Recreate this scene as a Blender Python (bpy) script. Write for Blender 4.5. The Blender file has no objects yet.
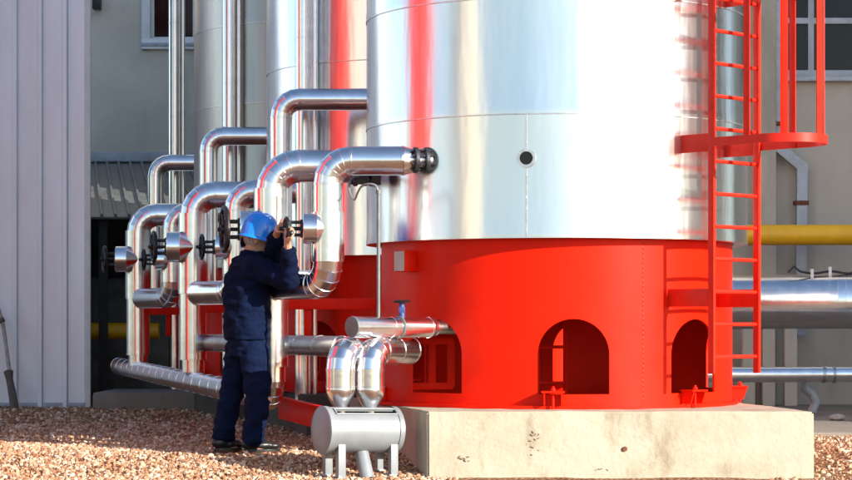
import bpy, bmesh, math, random
from mathutils import Vector, Matrix, Quaternion, noise
random.seed(7)
R = math.radians
C = bpy.context.scene.collection
scene = bpy.context.scene

# ------------------------------------------------------------------ camera, sky, sun, exposure
F, HZ, EYE = 2200.0, 328.0, 1.016            # focal length and horizon in photo pixels (852 wide), eye height in metres
cam_d = bpy.data.cameras.new('camera'); cam = bpy.data.objects.new('camera', cam_d); C.objects.link(cam)
cam.location = (0, 0, EYE); cam.rotation_euler = (R(90), 0, 0)
cam_d.sensor_width = 36; cam_d.lens = 36 * F / 852
cam_d.shift_y = (HZ - 240) / 852
cam_d.clip_start = .1; cam_d.clip_end = 3000
scene.camera = cam

SUN_AZ, SUN_EL = 50, 20                       # degrees right of straight-behind-the-camera, and above the horizon
w = bpy.data.worlds.new('World'); scene.world = w; w.use_nodes = True
wn = w.node_tree.nodes; wn.clear()
sky = wn.new('ShaderNodeTexSky'); sky.sky_type = 'NISHITA'; sky.sun_disc = False
sky.sun_elevation = R(SUN_EL); sky.sun_rotation = R(180 - SUN_AZ)
sky.air_density = 1.0; sky.dust_density = .6; sky.ozone_density = 1.7
bg = wn.new('ShaderNodeBackground'); bg.inputs[1].default_value = .125
wo = wn.new('ShaderNodeOutputWorld')
w.node_tree.links.new(sky.outputs[0], bg.inputs[0]); w.node_tree.links.new(bg.outputs[0], wo.inputs[0])

sun_d = bpy.data.lights.new('sun', 'SUN'); sun_d.energy = 5.0; sun_d.angle = R(.5); sun_d.color = (1, .93, .82)
sun = bpy.data.objects.new('sun', sun_d); C.objects.link(sun)
to_sun = Vector((math.sin(R(SUN_AZ)) * math.cos(R(SUN_EL)), -math.cos(R(SUN_AZ)) * math.cos(R(SUN_EL)), math.sin(R(SUN_EL))))
sun.rotation_euler = to_sun.to_track_quat('Z', 'Y').to_euler(); sun.location = to_sun * 40

scene.view_settings.view_transform = 'Standard'; scene.view_settings.look = 'None'
scene.view_settings.gamma = 1; scene.view_settings.use_curve_mapping = False
scene.view_settings.exposure = 1.0
scene.cycles.max_bounces = 8; scene.cycles.glossy_bounces = 5; scene.cycles.diffuse_bounces = 4

# ------------------------------------------------------------------ helpers
def P(px, py, d):
    """point at distance d in front of the lens whose measured photo position is px, py"""
    return Vector(((px - 426) / F * d, d, EYE + (HZ - py) / F * d))

def ground(x, y):
    t = min(max((y - 14.6) / 1.2, 0), 1)
    return .112 * t * t * (3 - 2 * t)

def wpos(o):
    v = Vector((0, 0, 0))
    while o is not None:
        v = v + o.location; o = o.parent
    return v

def basis(axis, ref=None):
    z = Vector(axis).normalized()
    ref = Vector(ref) if ref is not None else (Vector((0, 0, 1)) if abs(z.z) < .9 else Vector((1, 0, 0)))
    x = ref.cross(z)
    if x.length < 1e-6: x = Vector((1, 0, 0)).cross(z)
    x.normalize()
    return x, z.cross(x), z

class MB:
    def __init__(s): s.v = []; s.f = []
    def add(s, vs, fs):
        n = len(s.v); s.v += [Vector(v) for v in vs]; s.f += [tuple(i + n for i in f) for f in fs]
        return s
    def box(s, c, size, ax=None):
        c = Vector(c); hx, hy, hz = [q / 2 for q in size]
        x, y, z = ax if ax else (Vector((1, 0, 0)), Vector((0, 1, 0)), Vector((0, 0, 1)))
        vs = [c + x * (sx * hx) + y * (sy * hy) + z * (sz * hz) for sz in (-1, 1) for sy in (-1, 1) for sx in (-1, 1)]
        return s.add(vs, [(0, 2, 3, 1), (4, 5, 7, 6), (0, 1, 5, 4), (2, 6, 7, 3), (0, 4, 6, 2), (1, 3, 7, 5)])
    def bbox(s, c, size, b=.008, ax=None):
        """box with bevelled edges"""
        c = Vector(c); h = [q / 2 for q in size]; b = min([b] + [q * .45 for q in h])
        x, y, z = ax if ax else (Vector((1, 0, 0)), Vector((0, 1, 0)), Vector((0, 0, 1)))
        bm = bmesh.new(); bmesh.ops.create_cube(bm, size=2)
        for v in bm.verts: v.co = Vector((v.co.x * h[0], v.co.y * h[1], v.co.z * h[2]))
        bmesh.ops.bevel(bm, geom=bm.edges[:], offset=b, segments=2, affect='EDGES', profile=.6)
        bm.verts.index_update()
        s.add([c + x * v.co.x + y * v.co.y + z * v.co.z for v in bm.verts], [[v.index for v in f.verts] for f in bm.faces])
        bm.free(); return s
    def ringbridge(s, rings, closed=True, cap0=False, cap1=False):
        n = len(rings[0]); vs = [v for r in rings for v in r]; fs = []
        for k in range(len(rings) - 1):
            for i in range(n if closed else n - 1):
                j = (i + 1) % n
                fs.append((k * n + i, k * n + j, (k + 1) * n + j, (k + 1) * n + i))
        s.add(vs, fs)
        if cap0: s.add(rings[0], [tuple(range(n))[::-1]])
        if cap1: s.add(rings[-1], [tuple(range(n))])
        return s
    def cyl(s, a, b, r0, r1=None, seg=24, cap0=True, cap1=True):
        a = Vector(a); b = Vector(b); r1 = r0 if r1 is None else r1
        x, y, z = basis(b - a)
        ring = lambda c, r: [c + (x * math.cos(t) + y * math.sin(t)) * r for t in [2 * math.pi * i / seg for i in range(seg)]]
        return s.ringbridge([ring(a, r0), ring(b, r1)], True, cap0, cap1)
    def lathe(s, o, axis, prof, seg=32, cap0=False, cap1=False):
        """prof: (radius, distance along axis)"""
        o = Vector(o); x, y, z = basis(axis)
        rings = [[o + z * h + (x * math.cos(t) + y * math.sin(t)) * max(r, 1e-5) for t in [2 * math.pi * i / seg for i in range(seg)]] for r, h in prof]
        return s.ringbridge(rings, True, cap0, cap1)
    def tube(s, pts, r, seg=10, cap=True):
        pts = [Vector(p) for p in pts]; rings = []; ref = None
        for i, p in enumerate(pts):
            t = (pts[min(i + 1, len(pts) - 1)] - pts[max(i - 1, 0)]).normalized()
            if ref is None: x, y, z = basis(t)
            else:
                y = t.cross(ref).normalized(); x = y.cross(t)
            ref = x; rr = r[i] if isinstance(r, (list, tuple)) else r
            rings.append([p + (x * math.cos(a) + y * math.sin(a)) * rr for a in [2 * math.pi * k / seg for k in range(seg)]])
        return s.ringbridge(rings, True, cap, cap)
    def torus(s, c, axis, R0, r, seg=32, sub=10, wob=0):
        x, y, z = basis(axis); c = Vector(c); rings = []
        for i in range(seg + 1):
            a = 2 * math.pi * i / seg; d = x * math.cos(a) + y * math.sin(a); rr = r * (1 + wob * math.cos(a * 8))
            rings.append([c + d * (R0 + rr * math.cos(b)) + z * (rr * math.sin(b)) for b in [2 * math.pi * k / sub for k in range(sub)]])
        return s.ringbridge(rings)
    def ball(s, c, rad, ax=None, seg=20, rows=12):
        c = Vector(c); rad = rad if isinstance(rad, (tuple, list)) else (rad,) * 3
        x, y, z = ax if ax else (Vector((1, 0, 0)), Vector((0, 1, 0)), Vector((0, 0, 1)))
        rings = []
        for k in range(rows + 1):
            t = math.pi * (k / rows - .5); ct = max(math.cos(t), 1e-3)
            rings.append([c + x * (rad[0] * ct * math.cos(a)) + y * (rad[1] * ct * math.sin(a)) + z * (rad[2] * math.sin(t)) for a in [2 * math.pi * i / seg for i in range(seg)]])
        return s.ringbridge(rings, True, True, True)
    def cone(s, a, b, r0, r1, seg=16):
        """round-ended limb"""
        a = Vector(a); b = Vector(b); x, y, z = basis(b - a); L = (b - a).length; prof = []
        for k in range(5):
            t = R(-90 + 22.5 * k); prof.append((r0 * math.cos(t), r0 * math.sin(t)))
        for k in range(5):
            t = R(22.5 * k); prof.append((r1 * math.cos(t), L + r1 * math.sin(t)))
        return s.lathe(a, z, prof, seg, True, True)
    def prism(s, poly, depth, o, x, y, z):
        """outline poly in (x, y) of the frame, extruded depth along z"""
        o = Vector(o); n = len(poly)
        a = [o + x * p[0] + y * p[1] for p in poly]; b = [v + z * depth for v in a]
        s.add(a + b, [tuple(range(n))[::-1], tuple(range(n, 2 * n))] + [(i, (i + 1) % n, n + (i + 1) % n, n + i) for i in range(n)])
        return s
    def build(s, name, mat, parent=None, smooth=True, ang=32, loc=None):
        off = wpos(parent) if parent is not None else Vector(loc if loc is not None else (0, 0, 0))
        me = bpy.data.meshes.new(name)
        me.from_pydata([tuple(v - off) for v in s.v], [], s.f)
        bm = bmesh.new(); bm.from_mesh(me); bmesh.ops.recalc_face_normals(bm, faces=bm.faces); bm.to_mesh(me); bm.free()
        if smooth:
            me.polygons.foreach_set('use_smooth', [True] * len(me.polygons)); me.set_sharp_from_angle(angle=R(ang))
        me.materials.append(mat); me.update()
        o = bpy.data.objects.new(name, me); C.objects.link(o)
        if parent is not None: o.parent = parent
        else: o.location = off
        return o

def tag(o, label=None, cat=None, group=None, kind=None):
    for k, v in (('label', label), ('category', cat), ('group', group), ('kind', kind)):
        if v: o[k] = v
    return o
def thing(name, loc, label, cat, group=None):
    o = bpy.data.objects.new(name, None); C.objects.link(o); o.location = loc; o.empty_display_size = .2
    return tag(o, label, cat, group)
def copy_tree(o, parent=None, loc=None, label=None):
    c = o.copy(); C.objects.link(c); c.parent = parent
    if loc is not None: c.location = loc
    if label: c['label'] = label
    for ch in list(o.children): copy_tree(ch, c)
    return c

# ------------------------------------------------------------------ materials
def mat(name, col, rough=.5, metal=0, var=.12, scale=6, bump=0, bscale=30, spec=.5, stretch=(1, 1, 1), rvar=.08, col2=None, detail=5, coat=0, bdist=.01):
    m = bpy.data.materials.new(name); m.use_nodes = True; nt = m.node_tree; N = nt.nodes; L = nt.links
    b = N['Principled BSDF']; b.inputs['Metallic'].default_value = metal; b.inputs['Specular IOR Level'].default_value = spec
    b.inputs['Coat Weight'].default_value = coat
    tc = N.new('ShaderNodeTexCoord'); mp = N.new('ShaderNodeMapping'); mp.inputs['Scale'].default_value = stretch
    L.new(tc.outputs['Object'], mp.inputs[0])
    nz = N.new('ShaderNodeTexNoise'); nz.inputs['Scale'].default_value = scale; nz.inputs['Detail'].default_value = detail; nz.inputs['Roughness'].default_value = .6
    L.new(mp.outputs[0], nz.inputs[0])
    cr = N.new('ShaderNodeValToRGB'); c2 = col2 or tuple(c * (1 - var * 2.2) for c in col); c1 = col if col2 else tuple(min(c * (1 + var), 1) for c in col)
    cr.color_ramp.elements[0].position = .3; cr.color_ramp.elements[1].position = .7
    cr.color_ramp.elements[0].color = (*c2, 1); cr.color_ramp.elements[1].color = (*c1, 1)
    L.new(nz.outputs[0], cr.inputs[0]); L.new(cr.outputs[0], b.inputs['Base Color'])
    mr = N.new('ShaderNodeMapRange'); mr.inputs['To Min'].default_value = max(rough - rvar, .02); mr.inputs['To Max'].default_value = rough + rvar
    L.new(nz.outputs[0], mr.inputs[0]); L.new(mr.outputs[0], b.inputs['Roughness'])
    if bump:
        n2 = N.new('ShaderNodeTexNoise'); n2.inputs['Scale'].default_value = bscale; n2.inputs['Detail'].default_value = 4
        L.new(mp.outputs[0], n2.inputs[0]); bp = N.new('ShaderNodeBump'); bp.inputs['Strength'].default_value = bump; bp.inputs['Distance'].default_value = bdist
        L.new(n2.outputs[0], bp.inputs['Height']); L.new(bp.outputs[0], b.inputs['Normal'])
    return m

M = {}
M['tank_sheet'] = mat('tank_sheet', (.80, .80, .80), .22, 1, .04, 5, .5, 1.7, stretch=(1, 1, .2), rvar=.07, bdist=.03)
M['pipe_sheet'] = mat('pipe_sheet', (.82, .82, .83), .22, 1, .05, 7, .3, 5, rvar=.06, bdist=.006)
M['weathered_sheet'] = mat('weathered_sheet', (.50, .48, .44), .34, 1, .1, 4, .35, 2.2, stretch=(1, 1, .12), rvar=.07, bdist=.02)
M['dull_sheet'] = mat('dull_sheet', (.42, .41, .40), .32, 1, .12, 7, .3, 6, rvar=.08, bdist=.006)
M['seam'] = mat('seam', (.80, .80, .80), .35, 1, .1, 20)
M['red'] = mat('red_paint', (.74, .013, .0015), .38, 0, .07, 2.5, .2, 7, rvar=.09, bdist=.006, spec=.12)
M['ladder_red'] = mat('ladder_red', (.72, .022, .008), .4, 0, .08, 8, .1, 40, bdist=.003, spec=.3)
M['iron'] = mat('black_iron', (.012, .012, .015), .45, .2, .3, 12, .2, 60)
M['flange'] = mat('flange_grey', (.06, .065, .075), .45, .6, .2, 14, .2, 60)
M['blue'] = mat('valve_blue', (.035, .06, .22), .45, 0, .1, 10)
M['grey_paint'] = mat('grey_paint', (.225, .245, .26), .42, .1, .08, 4, .1, 20, bdist=.004)
M['zinc'] = mat('galvanised', (.15, .165, .165), .5, .25, .15, 12)
M['yellow'] = mat('yellow_paint', (.80, .43, .01), .4, 0, .06, 4)
M['dark_yellow'] = M['yellow']
M['white_paint'] = mat('white_paint', (.74, .75, .76), .45, 0, .05, 6)
M['plate'] = mat('name_plate', (.42, .40, .38), .45, .3, .1, 10)
M['glass'] = mat('window_glass', (.012, .012, .013), .08, 0, .2, 2, .15, 2, spec=.22)
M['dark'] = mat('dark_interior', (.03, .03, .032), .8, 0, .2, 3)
M['drain'] = mat('grey_gutter', (.36, .40, .45), .5, .2, .1, 6)
M['wood'] = mat('weathered_stick', (.12, .09, .07), .8, 0, .25, 14, .5, 40, stretch=(1, 1, .2))
M['rope'] = mat('pale_cord', (.38, .34, .31), .8, 0, .2, 20)
M['rust'] = mat('rust', (.16, .05, .025), .8, 0, .3, 30, .4, 60)
M['spall'] = mat('spalled_concrete', (.24, .19, .13), .9, 0, .2, 30)
M['roof'] = mat('roof_sheet', (.15, .155, .16), .5, .4, .18, 4, .2, 8)
M['wire'] = mat('black_cable', (.015, .015, .016), .5)
M['cord'] = mat('grey_cable', (.2, .2, .22), .5)

def stain_mat(name, c1, c2, c3, big=.9, fine=9, bump=.5, bscale=25, rough=.85, streak=.25):
    """mineral wall: two-tone clouds, drip streaks and fine grain"""
    m = bpy.data.materials.new(name); m.use_nodes = True; nt = m.node_tree; N = nt.nodes; L = nt.links
    b = N['Principled BSDF']; b.inputs['Roughness'].default_value = rough; b.inputs['Specular IOR Level'].default_value = .25
    tc = N.new('ShaderNodeTexCoord')
    def nz(scale, det, sc=(1, 1, 1), dist=0):
        mp = N.new('ShaderNodeMapping'); mp.inputs['Scale'].default_value = sc; L.new(tc.outputs['Object'], mp.inputs[0])
        n = N.new('ShaderNodeTexNoise'); n.inputs['Scale'].default_value = scale; n.inputs['Detail'].default_value = det; n.inputs['Distortion'].default_value = dist
        n.inputs['Roughness'].default_value = .62
        L.new(mp.outputs[0], n.inputs[0]); return n.outputs[0]
    def ramp(src, p0, p1, a=(0, 0, 0), bb=(1, 1, 1)):
        r = N.new('ShaderNodeValToRGB'); r.color_ramp.elements[0].position = p0; r.color_ramp.elements[1].position = p1
        r.color_ramp.elements[0].color = (*a, 1); r.color_ramp.elements[1].color = (*bb, 1); L.new(src, r.inputs[0]); return r.outputs[0]
    def mix(f, a, bb):
        x = N.new('ShaderNodeMix'); x.data_type = 'RGBA'; L.new(f, x.inputs[0]); L.new(a, x.inputs[6]); L.new(bb, x.inputs[7]); return x.outputs[2]
    base = ramp(nz(big, 8, dist=.4), .35, .68, c2, c1)
    rgb = N.new('ShaderNodeRGB'); rgb.outputs[0].default_value = (*c3, 1)
    st = ramp(nz(fine * .45, 6, (1, 1, streak), .3), .56, .74)
    col = mix(st, base, rgb.outputs[0])
    sp = ramp(nz(fine * 6, 3), .62, .72)
    mul = N.new('ShaderNodeMath'); mul.operation = 'MULTIPLY'; L.new(sp, mul.inputs[0]); mul.inputs[1].default_value = .35
    col = mix(mul.outputs[0], col, rgb.outputs[0]); L.new(col, b.inputs['Base Color'])
    bp = N.new('ShaderNodeBump'); bp.inputs['Strength'].default_value = bump; bp.inputs['Distance'].default_value = .012
    L.new(nz(bscale, 6), bp.inputs['Height']); L.new(bp.outputs[0], b.inputs['Normal'])
    return m
M['concrete'] = stain_mat('cast_concrete', (.47, .425, .335), (.38, .335, .25), (.24, .19, .125), 2.2, 8, .6, 16, streak=.5)
M['render'] = stain_mat('grey_render', (.66, .61, .52), (.52, .48, .41), (.38, .35, .30), .7, 3, .3, 12)
M['render_light'] = stain_mat('beige_render', (.50, .46, .40), (.42, .385, .335), (.30, .275, .24), .5, 3, .3, 12)
M['slab'] = stain_mat('yard_slab', (.27, .235, .20), (.20, .175, .15), (.13, .11, .095), .8, 5, .5, 20)
M['shade_concrete'] = stain_mat('concrete_painted_shade', (.11, .10, .085), (.075, .066, .055), (.05, .044, .036), 1.3, 7, .45, 16)  # shade on the rear plinths, put into a near-black concrete colour
M['cream'] = stain_mat('cream_render', (.72, .67, .55), (.66, .60, .49), (.5, .45, .36), .5, 3, .2, 12)
M['shed'] = mat('shed_sheet', (.70, .775, .87), .36, .45, .05, 1.4, .1, 2.2, stretch=(1.5, 1, .5), bdist=.02)

def soil_mat():
    m = bpy.data.materials.new('gravel_soil'); m.use_nodes = True; nt = m.node_tree; N = nt.nodes; L = nt.links
    b = N['Principled BSDF']; b.inputs['Roughness'].default_value = .95; b.inputs['Specular IOR Level'].default_value = .15
    tc = N.new('ShaderNodeTexCoord')
    vo = N.new('ShaderNodeTexVoronoi'); vo.inputs['Scale'].default_value = 28; L.new(tc.outputs['Object'], vo.inputs[0])
    hs = N.new('ShaderNodeSeparateColor'); L.new(vo.outputs['Color'], hs.inputs[0])
    cr = N.new('ShaderNodeValToRGB'); e = cr.color_ramp.elements; e[0].color = (.17, .078, .04, 1); e[1].color = (.40, .24, .14, 1)
    x = e.new(.5); x.color = (.27, .13, .07, 1); L.new(hs.outputs[0], cr.inputs[0])
    nz = N.new('ShaderNodeTexNoise'); nz.inputs['Scale'].default_value = 1.4; nz.inputs['Detail'].default_value = 8; L.new(tc.outputs['Object'], nz.inputs[0])
    r2 = N.new('ShaderNodeValToRGB'); r2.color_ramp.elements[0].position = .35; r2.color_ramp.elements[1].position = .7
    r2.color_ramp.elements[0].color = (.7, .62, .56, 1); r2.color_ramp.elements[1].color = (1, 1, 1, 1); L.new(nz.outputs[0], r2.inputs[0])
    mx = N.new('ShaderNodeMix'); mx.data_type = 'RGBA'; mx.blend_type = 'MULTIPLY'; mx.inputs[0].default_value = 1
    L.new(cr.outputs[0], mx.inputs[6]); L.new(r2.outputs[0], mx.inputs[7]); L.new(mx.outputs[2], b.inputs['Base Color'])
    bp = N.new('ShaderNodeBump'); bp.inputs['Strength'].default_value = .9; bp.inputs['Distance'].default_value = .02; bp.invert = True
    L.new(vo.outputs['Distance'], bp.inputs['Height']); L.new(bp.outputs[0], b.inputs['Normal'])
    return m
def stone_mat():
    m = bpy.data.materials.new('gravel_stone'); m.use_nodes = True; nt = m.node_tree; N = nt.nodes; L = nt.links
    b = N['Principled BSDF']; b.inputs['Roughness'].default_value = .85; b.inputs['Specular IOR Level'].default_value = .25
    g = N.new('ShaderNodeNewGeometry'); cr = N.new('ShaderNodeValToRGB'); e = cr.color_ramp.elements
    e[0].color = (.24, .11, .055, 1); e[1].color = (.68, .55, .43, 1)
    for p, c in ((.25, (.34, .175, .095)), (.5, (.42, .245, .145)), (.78, (.54, .37, .25))):
        q = e.new(p); q.color = (*c, 1)
    L.new(g.outputs['Random Per Island'], cr.inputs[0]); L.new(cr.outputs[0], b.inputs['Base Color'])
    return m
def cloth_mat(name, col, fold=.5):
    m = mat(name, col, .85, 0, .15, 9, .5, 240, spec=.2); b = m.node_tree.nodes['Principled BSDF']
    b.inputs['Specular IOR Level'].default_value = .08; return m
M['navy'] = cloth_mat('navy_cloth', (.004, .009, .034))
M['trouser'] = cloth_mat('trouser_cloth', (.005, .011, .038))
M['skin'] = mat('skin', (.50, .26, .17), .5, 0, .08, 20, .1, 120, spec=.4); M['skin'].node_tree.nodes['Principled BSDF'].inputs['Subsurface Weight'].default_value = .08
M['skin'].node_tree.nodes['Principled BSDF'].inputs['Subsurface Scale'].default_value = .01
M['hair'] = mat('grey_hair', (.34, .31, .28), .6, 0, .3, 60, .8, 160, stretch=(1, 1, .25))
M['helmet'] = mat('blue_plastic', (.008, .23, .84), .27, 0, .05, 6, coat=.3)
M['leather'] = mat('black_leather', (.018, .016, .016), .36, 0, .2, 20, .2, 60)
M['eye'] = mat('eye_white', (.6, .58, .55), .2)

# ------------------------------------------------------------------ the setting: ground
def axis_samples(lo, hi, step, far):
    xs = [-q for q in (far, 250, 120, 60, 30, 18) if -q < lo - .01]
    n = int((hi - lo) / step); xs += [lo + step * i for i in range(n + 1)]
    return xs + [q for q in (18, 30, 60, 120, 250, far) if q > hi + .01]
gx = axis_samples(-7, 7, .12, 900); gy = [-900, -250, -60, -20, 0, 8, 12] + [13.6 + .1 * i for i in range(130)] + [27.5, 32, 40, 60, 120, 300, 900]
vs = []
for yy in gy:
    for xx in gx:
        n = noise.noise(Vector((xx * 1.3, yy * 1.3, 3))) * .014 + noise.noise(Vector((xx * 5, yy * 5, 9))) * .006
        vs.append((xx, yy, ground(xx, yy) + (n if abs(xx) < 8 and 13 < yy < 27 else -.01)))
W = len(gx)
g = MB().add(vs, [(j * W + i, j * W + i + 1, (j + 1) * W + i + 1, (j + 1) * W + i) for j in range(len(gy) - 1) for i in range(W - 1)])
tag(g.build('ground', soil_mat()), kind='structure')
# crushed stone
ICO_V = []; ph = (1 + 5 ** .5) / 2
for a, b_ in ((-1, ph), (1, ph), (-1, -ph), (1, -ph)): ICO_V.append(Vector((a, b_, 0)).normalized())
for a, b_ in ((-1, ph), (1, ph), (-1, -ph), (1, -ph)): ICO_V.append(Vector((0, a, b_)).normalized())
for a, b_ in ((ph, -1), (ph, 1), (-ph, -1), (-ph, 1)): ICO_V.append(Vector((a, 0, b_)).normalized())
ICO_F = [(0, 11, 5), (0, 5, 1), (0, 1, 7), (0, 7, 10), (0, 10, 11), (1, 5, 9), (5, 11, 4), (11, 10, 2), (10, 7, 6), (7, 1, 8), (3, 9, 4), (3, 4, 2), (3, 2, 6), (3, 6, 8), (3, 8, 9), (4, 9, 5), (2, 4, 11), (6, 2, 10), (8, 6, 7), (9, 8, 1)]
st = MB()
def stones(n, x0, x1, y0, y1, s0, s1):
    for _ in range(n):
        yy = random.uniform(y0, y1); xx = random.uniform(x0, x1) * (1 if x0 * x1 > 0 else 1)
        if .02 - (yy - 14.8) * .21 < xx < 2.55 - .1 * (yy - 14.8) and 14.78 < yy < 17.7: continue
        if min((xx + 1.20) ** 2, (xx + 1.40) ** 2) + (yy - 15.9) ** 2 < .035 or abs(xx + 1.28) < .3 and abs(yy - 15.86) < .14: continue
        s_ = s0 * .6 + (s1 * 1.05 - s0 * .6) * random.random() ** 1.8
        sc = (s_ * random.uniform(.8, 1.3), s_ * random.uniform(.8, 1.3), s_ * random.uniform(.4, .75))
        q = Quaternion((random.gauss(0, 1), random.gauss(0, 1), random.gauss(0, 1), random.gauss(0, 1))).normalized()
        z0 = ground(xx, yy) + noise.noise(Vector((xx * 1.3, yy * 1.3, 3))) * .014 + random.uniform(-.2, .7) * s_ * .6
        jit = [random.uniform(.78, 1.18) for _ in range(12)]
        st.add([q @ Vector((v.x * sc[0] * j, v.y * sc[1] * j, v.z * sc[2] * j)) + Vector((xx, yy, z0)) for v, j in zip(ICO_V, jit)], ICO_F)
stones(24000, -3.6, .2, 14.5, 17.6, .009, .022)
stones(7500, -4.4, -.4, 17.4, 20.5, .010, .025)
stones(3600, -5.0, -.8, 20.3, 25.0, .012, .028)
stones(3000, 2.3, 3.8, 14.5, 18.2, .008, .019)
tag(st.build('gravel', stone_mat(), smooth=False), kind='stuff')
sl = MB().bbox((9.2, 21.6, .075), (13.4, 6.6, .15), .02)
tag(sl.build('yard_apron', M['slab']), kind='structure')
sl = MB().bbox((-2.2, 25.2, .17), (3.0, 1.6, .26), .03)
tag(sl.build('floor_slab', M['slab']), kind='structure')

# ------------------------------------------------------------------ tanks
Z_PL, Z_CL, TOP = .454, 1.635, 8.2
RC, RS = 1.42, 1.31
def az_at(px, rad, c=(.975, 16.5)):
    """azimuth on a tank of radius rad where the photo shows px"""
    best = min(range(-850, 851), key=lambda k: abs(426 + F * (c[0] + rad * math.sin(R(k / 10))) / (c[1] - rad * math.cos(R(k / 10))) - px))
    return best / 10
ARCH = [(az_at(536.6, RS) + az_at(610, RS)) / 2, (az_at(671, RS) + az_at(714.5, RS)) / 2, 102, 166.7, 240, az_at(461.7, RS) - 11 + 360]; AW = 11.0
Z_AB, Z_AS = .557, .83
def skirt_mesh(c):
    mb = MB(); th_ = .016
    aw = R(AW); Rr = aw * RS
    angs = set()
    for k in range(180): angs.add(round(k * 2.0, 4))
    arch_at = {}
    for a in ARCH:
        for i in range(25):
            q = a + AW * math.sin(R(-90 + 7.5 * i)); angs.add(round(q % 360, 4))
    angs = sorted(angs)
    def az(deg): return Vector((math.sin(R(deg)), -math.cos(R(deg)), 0))
    def arch_of(d):
        for a in ARCH:
            df = (d - a + 180) % 360 - 180
            if abs(df) < AW + 1e-3: return df
        return None
    def ztop(df):
        return Z_AS + math.sqrt(max(Rr ** 2 - (R(df) * RS) ** 2, 0)) * .99
    c = Vector(c)
    pt = lambda d, r, z: Vector((c.x, c.y, z)) + az(d) * r
    RO, RI = RS, RS - th_
    sects = []
    for i, a in enumerate(angs):
        b = angs[(i + 1) % len(angs)]
        if b < a: b += 360
        mid = (a + b) / 2; inside = arch_of(mid % 360) is not None
        def strip(za0, zb0, za1, zb1):
            for r in (RO, RI):
                mb.add([pt(a, r, za0), pt(b, r, za1), pt(b, r, zb1), pt(a, r, zb0)], [(0, 1, 2, 3) if r == RO else (3, 2, 1, 0)])
        if not inside:
            strip(Z_PL, Z_AS + .3, Z_PL, Z_AS + .3); strip(Z_AS + .3, Z_CL + .1, Z_AS + .3, Z_CL + .1)
        else:
            da, db = arch_of(a % 360), arch_of(b % 360)
            da = -AW if da is None else da; db = AW if db is None else db
            t0, t1 = ztop(da), ztop(db)
            strip(Z_PL, Z_AB, Z_PL, Z_AB); strip(t0, Z_AS + .3, t1, Z_AS + .3); strip(Z_AS + .3, Z_CL + .1, Z_AS + .3, Z_CL + .1)
            mb.add([pt(a, RO, t0), pt(b, RO, t1), pt(b, RI, t1), pt(a, RI, t0)], [(0, 1, 2, 3)])
            mb.add([pt(a, RO, Z_AB), pt(b, RO, Z_AB), pt(b, RI, Z_AB), pt(a, RI, Z_AB)], [(3, 2, 1, 0)])
    for a in ARCH:
        for sg in (-1, 1):
            d = a + sg * AW
            mb.add([pt(d, RO, Z_AB), pt(d, RI, Z_AB), pt(d, RI, Z_AS), pt(d, RO, Z_AS)], [(0, 1, 2, 3)])
    # merge coincident points of the outer wall so it shades as one curved plate
    return mb
def merge(o, d=.0004):
    bm = bmesh.new(); bm.from_mesh(o.data); bmesh.ops.remove_doubles(bm, verts=bm.verts, dist=d)
    bmesh.ops.recalc_face_normals(bm, faces=bm.faces); bm.to_mesh(o.data); bm.free()
    o.data.set_sharp_from_angle(angle=R(32))

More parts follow.
